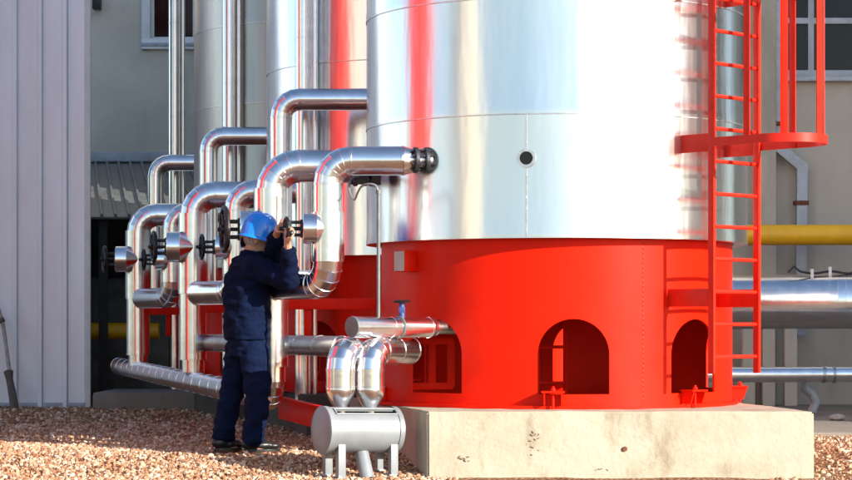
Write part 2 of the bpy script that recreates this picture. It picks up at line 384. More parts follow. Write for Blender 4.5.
def az_dir(deg): return Vector((math.sin(R(deg)), -math.cos(R(deg)), 0))
def tank_body(c, label, front=False):
    c = Vector((c[0], c[1], Z_PL))
    t = thing('storage_tank', c, label, 'tank', 'red skirted storage tanks')
    o = Vector((c.x, c.y, 0)); up = (0, 0, 1)
    zs = [Z_CL, 2.495, 3.30, 4.11, 4.92, 5.73, 6.54, 7.35, TOP]
    mb = MB()
    for k in range(len(zs) - 1):
        r0 = RC + .0035; r1 = RC
        mb.lathe(o, up, [(r0, zs[k] - .006 if k else zs[k]), (r0, zs[k] + .03), (r1, zs[k] + .07), (r1, zs[k + 1])], 160)
    mb.lathe(o, up, [(RS + .01, Z_CL + .001), (RC + .0035, Z_CL + .001)], 160)
    mb.lathe(o, up, [(RC, TOP), (RC * .7, TOP + .18), (.01, TOP + .3)], 96)
    shell = mb.build('cladding', M['tank_sheet'], t, ang=50)
    mb = MB()
    for z in zs[1:-1]: mb.lathe(o, up, [(RC + .002, z - .012), (RC + .0055, z - .010), (RC + .0055, z - .004), (RC + .002, z - .002)], 160)
    mb.build('seam_bead', M['seam'], shell)
    sk = skirt_mesh(c).build('skirt', M['red'], t); merge(sk)
    MB().lathe(o, up, [(RS - .12, Z_PL + .002), (RS + .045, Z_PL + .002), (RS + .045, Z_PL + .024), (RS - .12, Z_PL + .024)], 120).build('base_flange', M['red'], t)
    MB().lathe(o, up, [(RS - .02, Z_CL - .001), (.6, Z_CL - .25), (.22, Z_CL - .42), (.01, Z_CL - .43)], 72).build('bottom_cone', M['red'], t)
    for a in (-78, az_at(553, RS + .06), az_at(694, RS + .06), 90, 140, 185, 232):
        d = az_dir(a); s_ = Vector((d.y * -1, d.x, 0)); s_ = Vector((-d.y, d.x, 0)); m = MB()
        ax = (s_, d, Vector((0, 0, 1)))
        b0 = o + d * (RS + .001)
        m.box(b0 + d * .06 + Vector((0, 0, Z_PL + .122)), (.16, .118, .012), ax)
        for q in (-.06, .06):
            m.prism([(0, .03), (.085, .03), (.115, .115), (0, .115)], .01, b0 + s_ * (q - .005) + Vector((0, 0, Z_PL)), d, Vector((0, 0, 1)), s_)
        ch = m.build('anchor_chair', M['red'], t)
        MB().cyl(b0 + d * .07 + Vector((0, 0, Z_PL - .03)), b0 + d * .07 + Vector((0, 0, Z_PL + .16)), .009, seg=10).cyl(b0 + d * .07 + Vector((0, 0, Z_PL + .129)), b0 + d * .07 + Vector((0, 0, Z_PL + .146)), .018, seg=6).build('anchor_bolt', M['red'], ch)
    if front:
        # pipe frame and baffle inside the skirt, glimpsed through the arches
        MB().bbox((1.385, 16.95, .86), (.66, .02, .78), .004).build('inner_baffle', M['red'], t)
        m = MB()
        for z0 in (P(0, 347, 15.8).z, P(0, 383, 15.8).z): m.cyl((P(534, 0, 15.8).x, 15.8, z0), (P(567, 0, 15.8).x, 15.8, z0), .013, seg=10)
        for px in (538, 566): m.cyl((P(px, 0, 15.8).x, 15.8, Z_PL), (P(px, 0, 15.8).x, 15.8, 1.0), .013, seg=10)
        m.build('inner_frame', M['red'], t)
        m = MB()
        for z0 in (P(0, 341, 16.2).z, P(0, 386, 16.2).z): m.bbox((P(430, 0, 16.2).x, 16.2, z0), (.34, .05, .05), .004)
        for px in (409, 432, 451): m.bbox((P(px, 0, 16.2).x, 16.2, P(0, 363.5, 16.2).z), (.055, .048, .34), .004)
        m.build('inner_frame', M['red'], t)
        # longitudinal lap joint of the lowest sheet, and the inspection port on it
        m = MB(); d = az_dir(az_at(526.5, RC)); s_ = Vector((-d.y, d.x, 0))
        zp = P(526, 158, 15.1).z
        for za_, zb_ in ((zs[0] + .01, zp - .066), (zp + .066, zs[1] - .01)): m.box(o + d * (RC + .0035) + Vector((0, 0, (za_ + zb_) / 2)), (.012, .006, zb_ - za_), (s_, d, Vector((0, 0, 1))))
        for k in [k for k in range(11) if abs(zs[0] + .05 + k * .076 - zp) > .07]: m.ball(o + d * (RC + .0065) + Vector((0, 0, zs[0] + .05 + k * .076)), (.005, .005, .005), seg=8, rows=4)
        m.build('lap_joint', M['seam'], shell)
        q = o + d * RC + Vector((0, 0, P(526, 158, 15.1).z))
        pr = MB().lathe(q, d, [(.046, -.02), (.046, .012), (.066, .012), (.066, -.02)], 32)
        for k in range(8):
            a = R(45 * k + 10); pr.cyl(q + (s_ * math.cos(a) + Vector((0, 0, 1)) * math.sin(a)) * .056 + d * .01, q + (s_ * math.cos(a) + Vector((0, 0, 1)) * math.sin(a)) * .056 + d * .017, .005, seg=8)
        pr = pr.build('inspection_port', M['seam'], t)
        MB().cyl(q + d * .003, q + d * .006, .047, seg=32).build('port_glass', M['glass'], pr)
        # name plate box
        d = az_dir(az_at(400, RS + .1)); s_ = Vector((-d.y, d.x, 0)); zz = P(401, 262, 15.9).z
        bx = MB().bbox(o + d * (RS + .05) + Vector((0, 0, zz)), (.13, .11, .15), .006, (s_, d, Vector((0, 0, 1)))).build('sign_box', M['red'], t)
        pc = o + d * (RS + .107) + Vector((0, 0, zz))
        MB().box(pc, (.12, .004, .14), (s_, d, Vector((0, 0, 1)))).build('name_plate', M['plate'], bx)
        # plug-welded column of the skirt joint
        d = az_dir(az_at(643, RS))
        MB().tube([o + d * (RS - .001) + Vector((0, 0, Z_PL + .05 + k * .011)) for k in range(102)], [.0055 if k % 3 == 1 else .002 for k in range(102)], 8).build('weld_bead', M['red'], sk)
        # nozzle with its bolted flange pair
        q = Vector((.034, 15.47, P(430, 160, 15.44).z)); ax = Vector((-1, -.22, 0)).normalized(); x, y, z = basis(ax)
        nz_ = MB().cyl(q - ax * .2, q + ax * .16, .05).build('nozzle', M['seam'], t)
        for k, dd in enumerate((.02, .095)):
            fl = MB().lathe(q + ax * dd, ax, [(.03, 0), (.088, 0), (.093, .005), (.093, .025), (.088, .03), (.03, .03)], 36)
            for i in range(8):
                a = R(45 * i + 20); fl.cyl(q + ax * (dd - .02) + (x * math.cos(a) + y * math.sin(a)) * .072, q + ax * (dd + .05) + (x * math.cos(a) + y * math.sin(a)) * .072, .010, seg=6)
            fl.build('flange', M['flange'], nz_)
    return t
T1 = (.975, 16.5)
tank1 = tank_body(T1, 'nearest and brightest metal clad tank, with round port, caged ladder and red arched skirt', True)
tank2 = tank_body((-.025, 20.0), 'metal clad tank second in the row, half hidden behind the nearest one')
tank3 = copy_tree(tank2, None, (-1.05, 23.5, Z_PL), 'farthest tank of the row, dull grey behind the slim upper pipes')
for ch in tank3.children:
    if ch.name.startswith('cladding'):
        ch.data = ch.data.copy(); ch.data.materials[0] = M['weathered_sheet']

def plinth(dx, dy, label, back=False):
    off = Vector((dx, dy, 0))
    poly = [(.01, 14.8), (2.61, 14.78), (2.2, 17.75), (-.62, 17.75)]
    bm = bmesh.new(); lo = [bm.verts.new((x, y, -.1)) for x, y in poly]; hi = [bm.verts.new((x, y, Z_PL)) for x, y in poly]
    bm.faces.new(hi); bm.faces.new(lo[::-1])
    for i in range(4): bm.faces.new((lo[i], lo[(i + 1) % 4], hi[(i + 1) % 4], hi[i]))
    bmesh.ops.bevel(bm, geom=[e for e in bm.edges if not (e.verts[0].co.z < 0 and e.verts[1].co.z < 0)], offset=.012, segments=2, affect='EDGES')
    bmesh.ops.subdivide_edges(bm, edges=[e for e in bm.edges if e.calc_length() > .8], cuts=40, use_grid_fill=True)
    bmesh.ops.triangulate(bm, faces=[f for f in bm.faces if len(f.verts) > 4])
    bm.verts.index_update(); mb = MB()
    mb.add([v.co + Vector((noise.noise(v.co * 7), noise.noise(v.co * 7 + Vector((5, 1, 2))), noise.noise(v.co * 6 + Vector((1, 7, 2))))) * .004 + off for v in bm.verts], [[v.index for v in f.verts] for f in bm.faces])
    bm.free()
    o = mb.build('concrete_plinth', M['concrete'], None, loc=(1.0 + dx, 16.3 + dy, 0), ang=22)
    if dy: o.data.materials[0] = M['shade_concrete']
    return tag(o, label, 'plinth', 'concrete plinths under the tanks')
pl1 = plinth(0, 0, 'broad cream concrete plinth carrying the nearest tank, sunlit and stained')
MB().cyl(P(625, 449, 14.80) + Vector((0, .03, 0)), P(625, 449, 14.78), .022, .016, seg=12).build('tie_hole', M['rust'], pl1)
m = MB()
for px, py, w_, h_, n0 in ((464, 458, .07, .02, 9), (684, 466, .03, .09, 14), (691, 470, .04, .03, 6), (534, 440, .03, .10, 12), (538, 434, .05, .03, 6), (602, 470, .05, .02, 5), (742, 462, .04, .06, 8), (770, 440, .06, .03, 6), (790, 425, .05, .02, 5)):
    for _ in range(n0):
        q = P(px, py, 14.791) + Vector((random.gauss(0, w_ * .5), 0, random.gauss(0, h_ * .5))); k = random.uniform(.3, 1)
        tl = random.uniform(-.9, .9); AX = (Vector((math.cos(tl), 0, math.sin(tl))), Vector((0, 1, 0)), Vector((-math.sin(tl), 0, math.cos(tl))))
        m.ball(q, (.014 * k, .004, .005 * k), AX, seg=7, rows=4)
m.build('spall_mark', M['spall'], pl1)['kind'] = 'stuff'
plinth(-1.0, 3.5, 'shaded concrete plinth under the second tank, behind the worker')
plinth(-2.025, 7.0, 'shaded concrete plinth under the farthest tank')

# ------------------------------------------------------------------ caged ladder
n_ = Vector((.7071, -.7071, 0)); t_ = Vector((.7071, .7071, 0)); Wd = .258
lc = Vector((T1[0] + 1.662 * .7071, T1[1] - 1.662 * .7071, 0)); Z_L0 = P(712, 374, 15.14).z
lad = thing('caged_ladder', (lc.x, lc.y, Z_L0), 'red caged access ladder standing off the right side of the nearest tank', 'ladder')
UPV = Vector((0, 0, 1)); LT = 7.6
for sg in (-1, 1):
    MB().bbox(lc + t_ * (Wd * sg) + UPV * ((Z_L0 + LT) / 2), (.026, .05, LT - Z_L0), .004, (t_, n_, UPV)).build('rail', M['ladder_red'], lad)
z = .816
while z < LT:
    MB().cyl(lc - t_ * (Wd - .01) + UPV * z, lc + t_ * (Wd - .01) + UPV * z, .0135, seg=12).build('rung', M['ladder_red'], lad); z += .2252
zh = P(712, 142, 15.14).z
for sg in (-1, 1): MB().bbox(lc + t_ * (Wd * sg) + UPV * (zh - 1.07) - n_ * .2, (.012, .40, .125), .003, (t_, n_, UPV)).build('standoff', M['ladder_red'], lad)
for k in range(6):
    z = zh + 1.07 * k
    if k % 1 == 0:
        for sg in (-1, 1):
            a = lc + t_ * (Wd * sg) + UPV * z
            if k < 5: MB().bbox(a - n_ * .155, (.012, .31, .125), .003, (t_, n_, UPV)).build('standoff', M['ladder_red'], lad)
    pts = [lc - t_ * (Wd + .014) + n_ * .0, lc - t_ * (Wd + .014) + n_ * .44]
    for i in range(1, 16):
        a = math.pi * i / 16; pts.append(lc + n_ * (.44 + (Wd + .014) * math.sin(a)) - t_ * ((Wd + .014) * math.cos(a)))
    pts += [lc + t_ * (Wd + .014) + n_ * .44, lc + t_ * (Wd + .014)]
    m = MB(); rings = []
    for i, p in enumerate(pts):
        tg = (pts[min(i + 1, len(pts) - 1)] - pts[max(i - 1, 0)]).normalized(); nn = tg.cross(UPV)
        rings.append([p + UPV * (z + dz) + nn * dn for dz, dn in ((-.03, -.004), (-.03, .004), (.03, .004), (.03, -.004))])
    m.ringbridge(rings, True, True, True).build('cage_hoop', M['ladder_red'], lad)
for kind, val in (('leg', -1), ('arc', -58), ('arc', 0), ('arc', 58), ('leg', 1)):
    if kind == 'leg': p = lc + t_ * ((Wd + .006) * val) + n_ * .30; ax = (t_, n_, UPV)
    else:
        d = n_ * math.cos(R(val)) + t_ * math.sin(R(val)); p = lc + n_ * .44 + d * (Wd + .006); ax = (d, UPV.cross(d), UPV)
    MB().bbox(p + UPV * ((zh - .03 + LT) / 2), (.008, .052, LT - zh + .03), .002, ax).build('cage_bar', M['ladder_red'], lad)

# ------------------------------------------------------------------ insulated pipework
def bead(mb, p, ax, r, wd=.010, hgt=.0035, seg=40):
    ax = Vector(ax).normalized()
    mb.lathe(Vector(p) - ax * wd / 2, ax, [(r - .001, -.001), (r + hgt, .001), (r + hgt, wd - .001), (r - .001, wd + .001)], seg)
def pipe_path(parent, pts, r, bend, mat_, gores=5, step=.75, caps=(True, True), names=('pipe_section', 'elbow'), seg=40):
    pts = [Vector(p) for p in pts]; prev = pts[0]
    for i in range(1, len(pts)):
        last = i == len(pts) - 1
        d0 = (pts[i] - pts[i - 1]).normalized()
        if last: end = pts[i]
        else:
            d1 = (pts[i + 1] - pts[i]).normalized(); ang = d0.angle(d1); tl = bend * math.tan(ang / 2); end = pts[i] - d0 * tl
        L = (end - prev).length
        if L > .012:
            mb = MB().cyl(prev, end, r, seg=seg, cap0=caps[0] if i == 1 else False, cap1=caps[1] if last else False)
            k = max(int(L / step), 1)
            for q in range(k + 1):
                u = min(max(q / k, .008 / L), 1 - .008 / L); bead(mb, prev + d0 * (L * u), d0, r)
            x, y, z = basis(d0)   # longitudinal lap
            sd = (x * .2 - y * .98) if abs(d0.z) < .5 else Vector((.6, .8, 0)); sd = (sd - d0 * sd.dot(d0)).normalized()
            mb.box((prev + end) / 2 + sd * r, (L, .006, .006), (d0, d0.cross(sd), sd))
            mb.build(names[0], mat_, parent)
        if not last:
            axis = d0.cross(d1).normalized(); cen = end + (axis.cross(d0)) * bend
            mb = MB(); arm = end - cen; prevr = None
            for gk in range(gores + 1):
                q = Quaternion(axis, ang * gk / gores); p = cen + q @ arm; dd = q @ d0; x, y, z = basis(dd, axis)
                ring = [p + (x * math.cos(a) + y * math.sin(a)) * r for a in [2 * math.pi * s / seg for s in range(seg)]]
                if prevr: mb.ringbridge([prevr, ring])
                bead(mb, p, dd, r, .007, .0028, seg); prevr = ring
            mb.build(names[1], mat_, parent, ang=12)
            prev = pts[i] + d1 * tl

def handwheel(parent, c, axis, rad, rim):
    m = MB().torus(c, axis, rad, rim, 40, 10, .12)
    x, y, z = basis(axis)
    for k in range(4):
        a = R(90 * k + 35); d = x * math.cos(a) + y * math.sin(a); m.cyl(c, Vector(c) + d * rad, rim * .75, rim * .6, 8)
    m.cyl(Vector(c) - z * .03, Vector(c) + z * .03, rad * .22, seg=14)
    return m.build('handwheel', M['iron'], parent)
def valve(parent, apex, bw, bh, wheel_dx, wrad, rim, tilt=.2):
    """valve jacket: cone on the pipe, flared drum toward -X, black yoke and a handwheel beyond it"""
    a = Vector(apex); ax = Vector((-1, -tilt * .3, 0)).normalized(); x, y, z = basis(ax)
    cone_l, drum_l = bw
    cov = MB().lathe(a, ax, [(.03, -.06), (.035, 0), (bh * .97, cone_l), (bh, cone_l + .004), (bh, cone_l + drum_l), (bh * .95, cone_l + drum_l + .004), (.02, cone_l + drum_l + .004)], 36, True, True)
    bead(cov, a + ax * cone_l, ax, bh); cov = cov.build('valve_jacket', M['pipe_sheet'], parent, ang=25)
    e = a + ax * (cone_l + drum_l); m = MB()
    yl = wheel_dx - cone_l - drum_l
    for sg in (-1, 1):
        m.bbox(e + ax * (yl * .45) + y * (sg * bh * .42), (yl * .8, bh * .22, bh * .22), .004, (ax, y, x))
    m.bbox(e + ax * (yl * .82), (yl * .2, bh * 1.05, bh * .34), .005, (ax, y, x))
    m.bbox(e + ax * (yl * .1), (yl * .2, bh * 1.2, bh * .5), .005, (ax, y, x))
    m.cyl(e, e + ax * (yl + .05), .014, seg=12)
    m.build('yoke', M['iron'], cov)
    handwheel(cov, e + ax * yl, (ax + Vector((0, -tilt, 0))).normalized(), wrad, rim)
    return cov

def bypass_pipe(dx, dy, label, nearest=False):
    o = Vector((dx, dy, 0)); base = P(328, 200, 15.5)
    z1 = P(330, 161, 15.5).z; X1 = base.x; zl = P(320, 284, 15.5).z
    t = thing('insulated_pipe', Vector((X1, 15.5, zl)) + o, label, 'pipe', 'insulated valve pipes beside the tanks')
    r = .103
    pipe_path(t, [Vector((P(404, 0, 15.48).x, 15.48, z1)) + o, Vector((X1, 15.5, z1)) + o, Vector((X1, 15.5, zl)) + o, Vector((P(276, 0, 15.9).x, 16.05, zl)) + o], r, .16, M['pipe_sheet'], caps=(True, False))
    # tapered jacket end and neck up to the nozzle flange
    a = Vector((P(404, 0, 15.48).x, 15.48, z1)) + o
    m = MB().lathe(a, (1, 0, 0), [(r, 0), (.082, .07), (.078, .075), (.045, .076), (.045, .2)], 36); m.build('jacket_end', M['pipe_sheet'], t)
    MB().lathe(Vector((X1, 15.5, P(328, 262, 15.5).z)) + o, (0, 0, 1), [(r - .002, 0), (r + .012, .002), (r + .012, .35), (r, .352)], 40).build('pipe_collar', M['pipe_sheet'], t)
    valve(t, Vector((X1, 15.5, P(310, 229, 15.5).z)) + o + Vector((.02, -.04, 0)), (.1, .09), .106, .31, .072 if nearest else .1, .013)
    return t
def riser_pipe(dx, dy, label, scale_w=1):
    o = Vector((dx, dy, 0)); X2 = P(272, 0, 16.2).x; z2 = P(290, 166, 16.2).z; zb = .53
    t = thing('insulated_pipe', Vector((X2, 16.2, zb)) + o, label, 'pipe', 'insulated valve pipes beside the tanks')
    pipe_path(t, [Vector((-.56, 16.25, z2)) + o, Vector((X2, 16.2, z2)) + o, Vector((X2, 16.2, zb + .2)) + o], .122, .19, M['pipe_sheet'])
    pipe_path(t, [Vector((X2, 16.2, zb + .22)) + o, Vector((X2, 16.2, zb + .09)) + o], .1, .13, M['pipe_sheet'])
    m = MB()
    for q in (-.54, -.47): m.lathe(Vector((q, 16.25, z2)) + o, (1, 0, 0), [(.03, 0), (.14, 0), (.146, .006), (.146, .03), (.14, .036), (.03, .036)], 36)
    for i in range(8):
        a = R(45 * i + 12); m.cyl(Vector((-.56, 16.25 + .122 * math.cos(a), z2 + .122 * math.sin(a))) + o, Vector((-.41, 16.25 + .122 * math.cos(a), z2 + .122 * math.sin(a))) + o, .013, seg=6)
    m.cyl(Vector((-.47, 16.25, z2)) + o, Vector((-.3, 16.4, z2)) + o, .09, seg=24)
    m.build('flange', M['flange'], t)
    MB().lathe(Vector((X2, 16.2, 1.32)) + o, (0, 0, 1), [(.12, 0), (.134, .002), (.134, .72), (.12, .722)], 40).build('pipe_collar', M['pipe_sheet'], t)
    valve(t, Vector((X2, 16.2, P(240, 230, 16.2).z)) + o + Vector((.02, -.09, 0)), (.13, .11), .135, .36, .155 * scale_w, .019)
    return t
SH = (-.95, 3.5)
bypass_pipe(0, 0, 'bright bent pipe whose valve the worker is turning, joined to the nearest tank', True)
riser_pipe(0, 0, 'thick silver riser right behind the worker with large black handwheel at his helmet')
p_b = bypass_pipe(SH[0], SH[1], 'silver valve pipe just left of the worker, small handwheel, in the middle group')
p_r = riser_pipe(SH[0], SH[1], 'tall silver pipe with red reflections and cone valve, middle group left of worker', .8)
copy_tree(p_b, None, p_b.location + Vector((SH[0], SH[1], 0)), 'shaded silver pipe of the far left group, half hidden by cone valve')
copy_tree(p_r, None, p_r.location + Vector((SH[0], SH[1], 0)), 'leftmost insulated pipe in the dark, its cone valve pointing at the shed')

def upper_pipe(dx, dy, label):
    o = Vector((dx, dy, 0)); X3 = P(281, 0, 18.3).x; z3 = P(300, 99.5, 18.3).z
    t = thing('overhead_pipe', Vector((X3, 18.3, 1.2)) + o, label, 'pipe', 'upper pipes running behind the tanks')
    pipe_path(t, [Vector((.35, 18.0, z3)) + o, Vector((.35, 18.3, z3)) + o, Vector((X3, 18.3, z3)) + o, Vector((X3, 18.3, 1.2)) + o], .092, .15, M['pipe_sheet'])
    return t
def tall_pipe(dx, dy, label):
    o = Vector((dx, dy, 0)); Xv = P(304, 0, 18.85).x
    t = thing('vertical_pipe', Vector((Xv, 18.85, .2)) + o, label, 'pipe', 'tall vertical pipes beside the tanks')
    pipe_path(t, [Vector((Xv, 18.85, 7.9)) + o, Vector((Xv, 18.85, .2)) + o], .076, .1, M['pipe_sheet'], step=1.1)
    MB().cyl(Vector((Xv + .1, 18.8, 7.9)) + o, Vector((Xv + .1, 18.8, .2)) + o, .02, seg=14).build('tracer_tube', M['pipe_sheet'], t)
    return t
u = upper_pipe(0, 0, 'overhead elbow pipe between worker and nearest tank, entering behind its left edge')
copy_tree(u, None, u.location + Vector((SH[0], SH[1], 0)), 'overhead elbow pipe above the middle pipe group, ending at second tank')
copy_tree(u, None, u.location + Vector((SH[0] * 2, SH[1] * 2, 0)), 'farthest overhead elbow pipe, above the lean-to roof end')
v = tall_pipe(0, 0, 'tall vertical pipe passing behind the nearest overhead elbow')
copy_tree(v, None, v.location + Vector((SH[0], SH[1], 0)), 'tall bright vertical pipe in front of the grey farthest tank')
copy_tree(v, None, v.location + Vector((SH[0] * 2, SH[1] * 2, 0)), 'leftmost tall vertical pipe crossing the white window')

hd = thing('ground_header', (-2.1, 19.8, .2), 'long dull header pipe lying low behind the worker to the far left', 'pipe')
pipe_path(hd, [(P(272, 0, 16.2).x, 16.2, .70), (P(272, 0, 16.2).x, 16.2, .495), (-3.45, 24.7, .59)], .09, .15, M['pipe_sheet'], step=.42)
h2 = thing('return_pipe', (-1.4, 17.9, .2), 'dull knee high pipe running from the twin elbows back past the worker', 'pipe')
pipe_path(h2, [(-.60, 15.62, .885), (-2.15, 20.3, .885)], .074, .3, M['dull_sheet'], step=.5)
def pipe_support(dx, dy, label):
    o = Vector((dx, dy, 0))
    t = thing('pipe_support', Vector((-1.0, 17.1, .1)) + o, label, 'pipe support', 'red pipe support frames')
    MB().bbox(Vector((-.72, 17.1, P(330, 304, 17.1).z)) + o, (1.25, .07, .085), .005).build('beam', M['red'], t)
    for q in (-.92,): MB().bbox(Vector((q, 17.13, 1.05)) + o, (.06, .06, .24), .004).build('post', M['red'], t)
    return t
s_ = pipe_support(0, 0, 'red steel beam and posts below the valve pipe the worker is turning')
copy_tree(s_, None, s_.location + Vector((SH[0], SH[1], 0)), 'red support frame seen between the worker and the middle pipes')
copy_tree(s_, None, s_.location + Vector((SH[0] * 2, SH[1] * 2, 0)), 'farthest red support frame, at the leftmost pipes')
sk = thing('steel_skid', (-.8, 16.8, .11), 'sloping red steel skid on the gravel behind the grey drum', 'skid')
a, b = P(283, 404, 17.1), P(331, 416, 15.9); d = (b - a).normalized(); sd = d.cross(UPV).normalized(); up2 = sd.cross(d)
MB().bbox((a + b) / 2 + up2 * -.03, ((b - a).length + .1, .05, .17), .006, (d, sd, up2)).build('channel', M['red'], sk)
MB().bbox((b.x + .12, b.y + .1, .19), (.2, .2, .16), .006).build('foot', M['red'], sk)

# ------------------------------------------------------------------ grey drum with its elbows, capped header, conduit
A0, A1 = P(322, 430, 14.76), P(394, 430, 15.02); ax = (A1 - A0).normalized(); sd = Vector((0, 0, 1)).cross(ax).normalized(); rd = .155
dr = thing('drain_drum', ((A0.x + A1.x) / 2, (A0.y + A1.y) / 2, ground(0, 14.9)), 'grey painted horizontal drum on four legs, slot in its top, beside the plinth', 'drum')
LD = (A1 - A0).length; m = MB(); nA, nL = 72, 30
def dp(u, a, r): return A0 + ax * u + (UPV * math.cos(a) - sd * math.sin(a)) * r
# sd points away from the lens when positive
sgn = 1 if sd.y < 0 else -1
def dpt(u, deg, r): a = R(deg); return A0 + ax * u + UPV * (math.cos(a) * r) + sd * (sgn * math.sin(a) * r)
us = [0, .01, .055, .10] + [.10 + (LD - .17) * k / 12 for k in range(1, 13)] + [LD - .03, LD]
degs = [0] + [5 * k for k in range(1, 73)]
for r in (rd, rd - .012):
    for i in range(len(us) - 1):
        for j in range(72):
            a0, a1 = degs[j], degs[j + 1]
            if us[i] >= .055 - 1e-6 and us[i + 1] <= LD - .03 + 1e-6 and 25 <= a0 and a1 <= 45: continue
            m.add([dpt(us[i], a0, r), dpt(us[i + 1], a0, r), dpt(us[i + 1], a1, r), dpt(us[i], a1, r)], [(0, 1, 2, 3)])
for (ua, ub, da, db) in ((.055, LD - .03, 25, 25), (.055, LD - .03, 45, 45), (.055, .055, 25, 45), (LD - .03, LD - .03, 25, 45)):
    m.add([dpt(ua, da, rd + .008), dpt(ub, db, rd + .008), dpt(ub, db, rd - .014), dpt(ua, da, rd - .014)], [(0, 1, 2, 3)])
    for e in (0,):
        m.tube([dpt(ua + (ub - ua) * k / 6, da + (db - da) * k / 6, rd + .004) for k in range(7)], .006, 8)
sh_ = m.build('shell', M['grey_paint'], dr); merge(sh_, .0006)
for u0, s0 in ((0, -1), (LD, 1)):
    MB().lathe(A0 + ax * u0, ax * s0, [(rd + .006, -.03), (rd + .006, .004), (rd - .01, .014), (rd * .6, .02), (.001, .022)], 56).build('end_cap', M['grey_paint'], dr)
for u0 in (.09, LD - .06):
    for s0 in (-1, 1):
        p = A0 + ax * u0 + sd * (.10 * s0); gz = ground(p.x, p.y) - .01
        MB().bbox((p.x, p.y, (gz + A0.z - .07) / 2), (.055, .05, A0.z - .07 - gz), .004, (ax, sd, UPV)).bbox((p.x, p.y, gz + .012), (.10, .09, .012), .003, (ax, sd, UPV)).build('leg', M['grey_paint'], dr)
q = A0 + ax * (LD * .52); MB().cyl(q - UPV * .1, Vector((q.x + .06, q.y - .12, -.02)), .048, seg=28).build('drain_pipe', M['grey_paint'], dr)

tw_labels = ('left twin silver elbow dropping into the grey drum', 'right twin silver elbow dropping into the grey drum, next to plinth')
for k, (px, d0, endp) in enumerate(((340.5, 14.93, Vector((-.17, 15.66, .88))), (370, 14.99, P(409, 349, 15.55)))):
    e = thing('insulated_elbow', P(px, 405, d0), tw_labels[k], 'pipe', 'twin elbows on the grey drum')
    zt = P(px, 351, d0).z; top = Vector((P(px, 0, d0).x, d0, zt)); endp.z = zt
    pipe_path(e, [Vector((top.x, d0, P(px, 388, d0).z)), top, endp], .099, .125, M['pipe_sheet'], gores=4, step=.18)
    MB().lathe((top.x, d0, P(px, 388, d0).z), (0, 0, -1), [(.099, 0), (.10, .008), (.098, .03), (.089, .06), (.073, .09), (.054, .118), (.046, .13), (.046, .2)], 36).build('reducer', M['pipe_sheet'], e)
hh = thing('capped_header', P(390, 337, 15.2), 'silver capped pipe reaching out of the left arch of the nearest tank', 'pipe')
a, b = P(352, 327, 14.95), P(429, 327.5, 15.42)
MB().lathe(a, a - b, [(.072, -.02), (.072, .003), (.06, .006), (.001, .007)], 36).build('end_cap', M['zinc'], hh)
pipe_path(hh, [a, b], .070, .1, M['pipe_sheet'], step=.3)
dd = (b - a).normalized(); MB().lathe(b, dd, [(.07, 0), (.062, .02), (.062, .05), (.04, .06)], 32).build('jacket_end', M['pipe_sheet'], hh)
MB().cyl(b, b + dd * .55, .047, seg=28).build('bare_pipe', M['dull_sheet'], hh)
m = MB().lathe(a.lerp(b, .58), dd, [(.07, 0), (.079, .003), (.079, .017), (.07, .02)], 36); m.build('band', M['zinc'], hh)
c = a.lerp(b, .64); z0 = P(403, 317, c.y).z; z1 = P(403, 303, c.y).z
sv = MB().cyl((c.x, c.y, z0 - .03), (c.x, c.y, z1), .024, .02, 16).bbox((c.x, c.y, (z0 + z1) / 2), (.045, .045, .04), .005).build('stem_valve', M['blue'], hh)
MB().lathe((c.x, c.y, z1), (0, 0, 1), [(.02, 0), (.058, .004), (.062, .012), (.05, .02), (.01, .022)], 24).build('valve_cap', M['iron'], sv)

co = thing('cable_conduit', P(378, 318, 15.1), 'thin grey upright conduit with looped cable in front of the nearest tank', 'conduit')
MB().cyl(P(378.5, 321, 15.12), P(378.5, 192, 15.12), .0125, seg=12).cyl(P(378.5, 194, 15.12), P(378.5, 190, 15.12), .019, seg=12).build('tube', M['zinc'], co)
pts = [P(378, 192, 15.12), P(376, 186, 15.13), P(370, 184, 15.15), P(362, 186, 15.2), P(358, 192, 15.3), P(355, 199, 15.4), P(352, 198, 15.5), P(349, 188, 15.6), P(352, 178, 15.7), P(360, 176, 15.8)]
sm = []
for i in range(len(pts) - 1):
    p0, p1, p2, p3 = pts[max(i - 1, 0)], pts[i], pts[i + 1], pts[min(i + 2, len(pts) - 1)]
    for k in range(6):
        t = k / 6; sm.append(.5 * (2 * p1 + (p2 - p0) * t + (2 * p0 - 5 * p1 + 4 * p2 - p3) * t * t + (3 * p1 - p0 - 3 * p2 + p3) * t ** 3))
MB().tube(sm, .008, 8).build('cable', M['cord'], co)
MB().bbox(P(361, 178, 15.85), (.11, .1, .09), .012).cyl(P(372, 178, 15.8), P(381, 178, 15.8), .05, seg=16).build('sensor_head', M['flange'], co)

# ------------------------------------------------------------------ right background
def wall_with_holes(mb, x0, x1, z0, z1, y, holes, depth=.18):
    xs = sorted({x0, x1, *[h[0] for h in holes], *[h[1] for h in holes]}); zs = sorted({z0, z1, *[h[2] for h in holes], *[h[3] for h in holes]})
    for i in range(len(xs) - 1):
        for j in range(len(zs) - 1):
            cx, cz = (xs[i] + xs[i + 1]) / 2, (zs[j] + zs[j + 1]) / 2
            if any(h[0] < cx < h[1] and h[2] < cz < h[3] for h in holes): continue
            mb.add([(xs[i], y, zs[j]), (xs[i + 1], y, zs[j]), (xs[i + 1], y, zs[j + 1]), (xs[i], y, zs[j + 1])], [(0, 1, 2, 3)])
    for a, b, c, d in holes:
        for q in (((a, c), (a, d)), ((b, c), (b, d)), ((a, c), (b, c)), ((a, d), (b, d))):
            (u0, w0), (u1, w1) = q
            mb.add([(u0, y, w0), (u1, y, w1), (u1, y + depth, w1), (u0, y + depth, w0)], [(0, 1, 2, 3)])
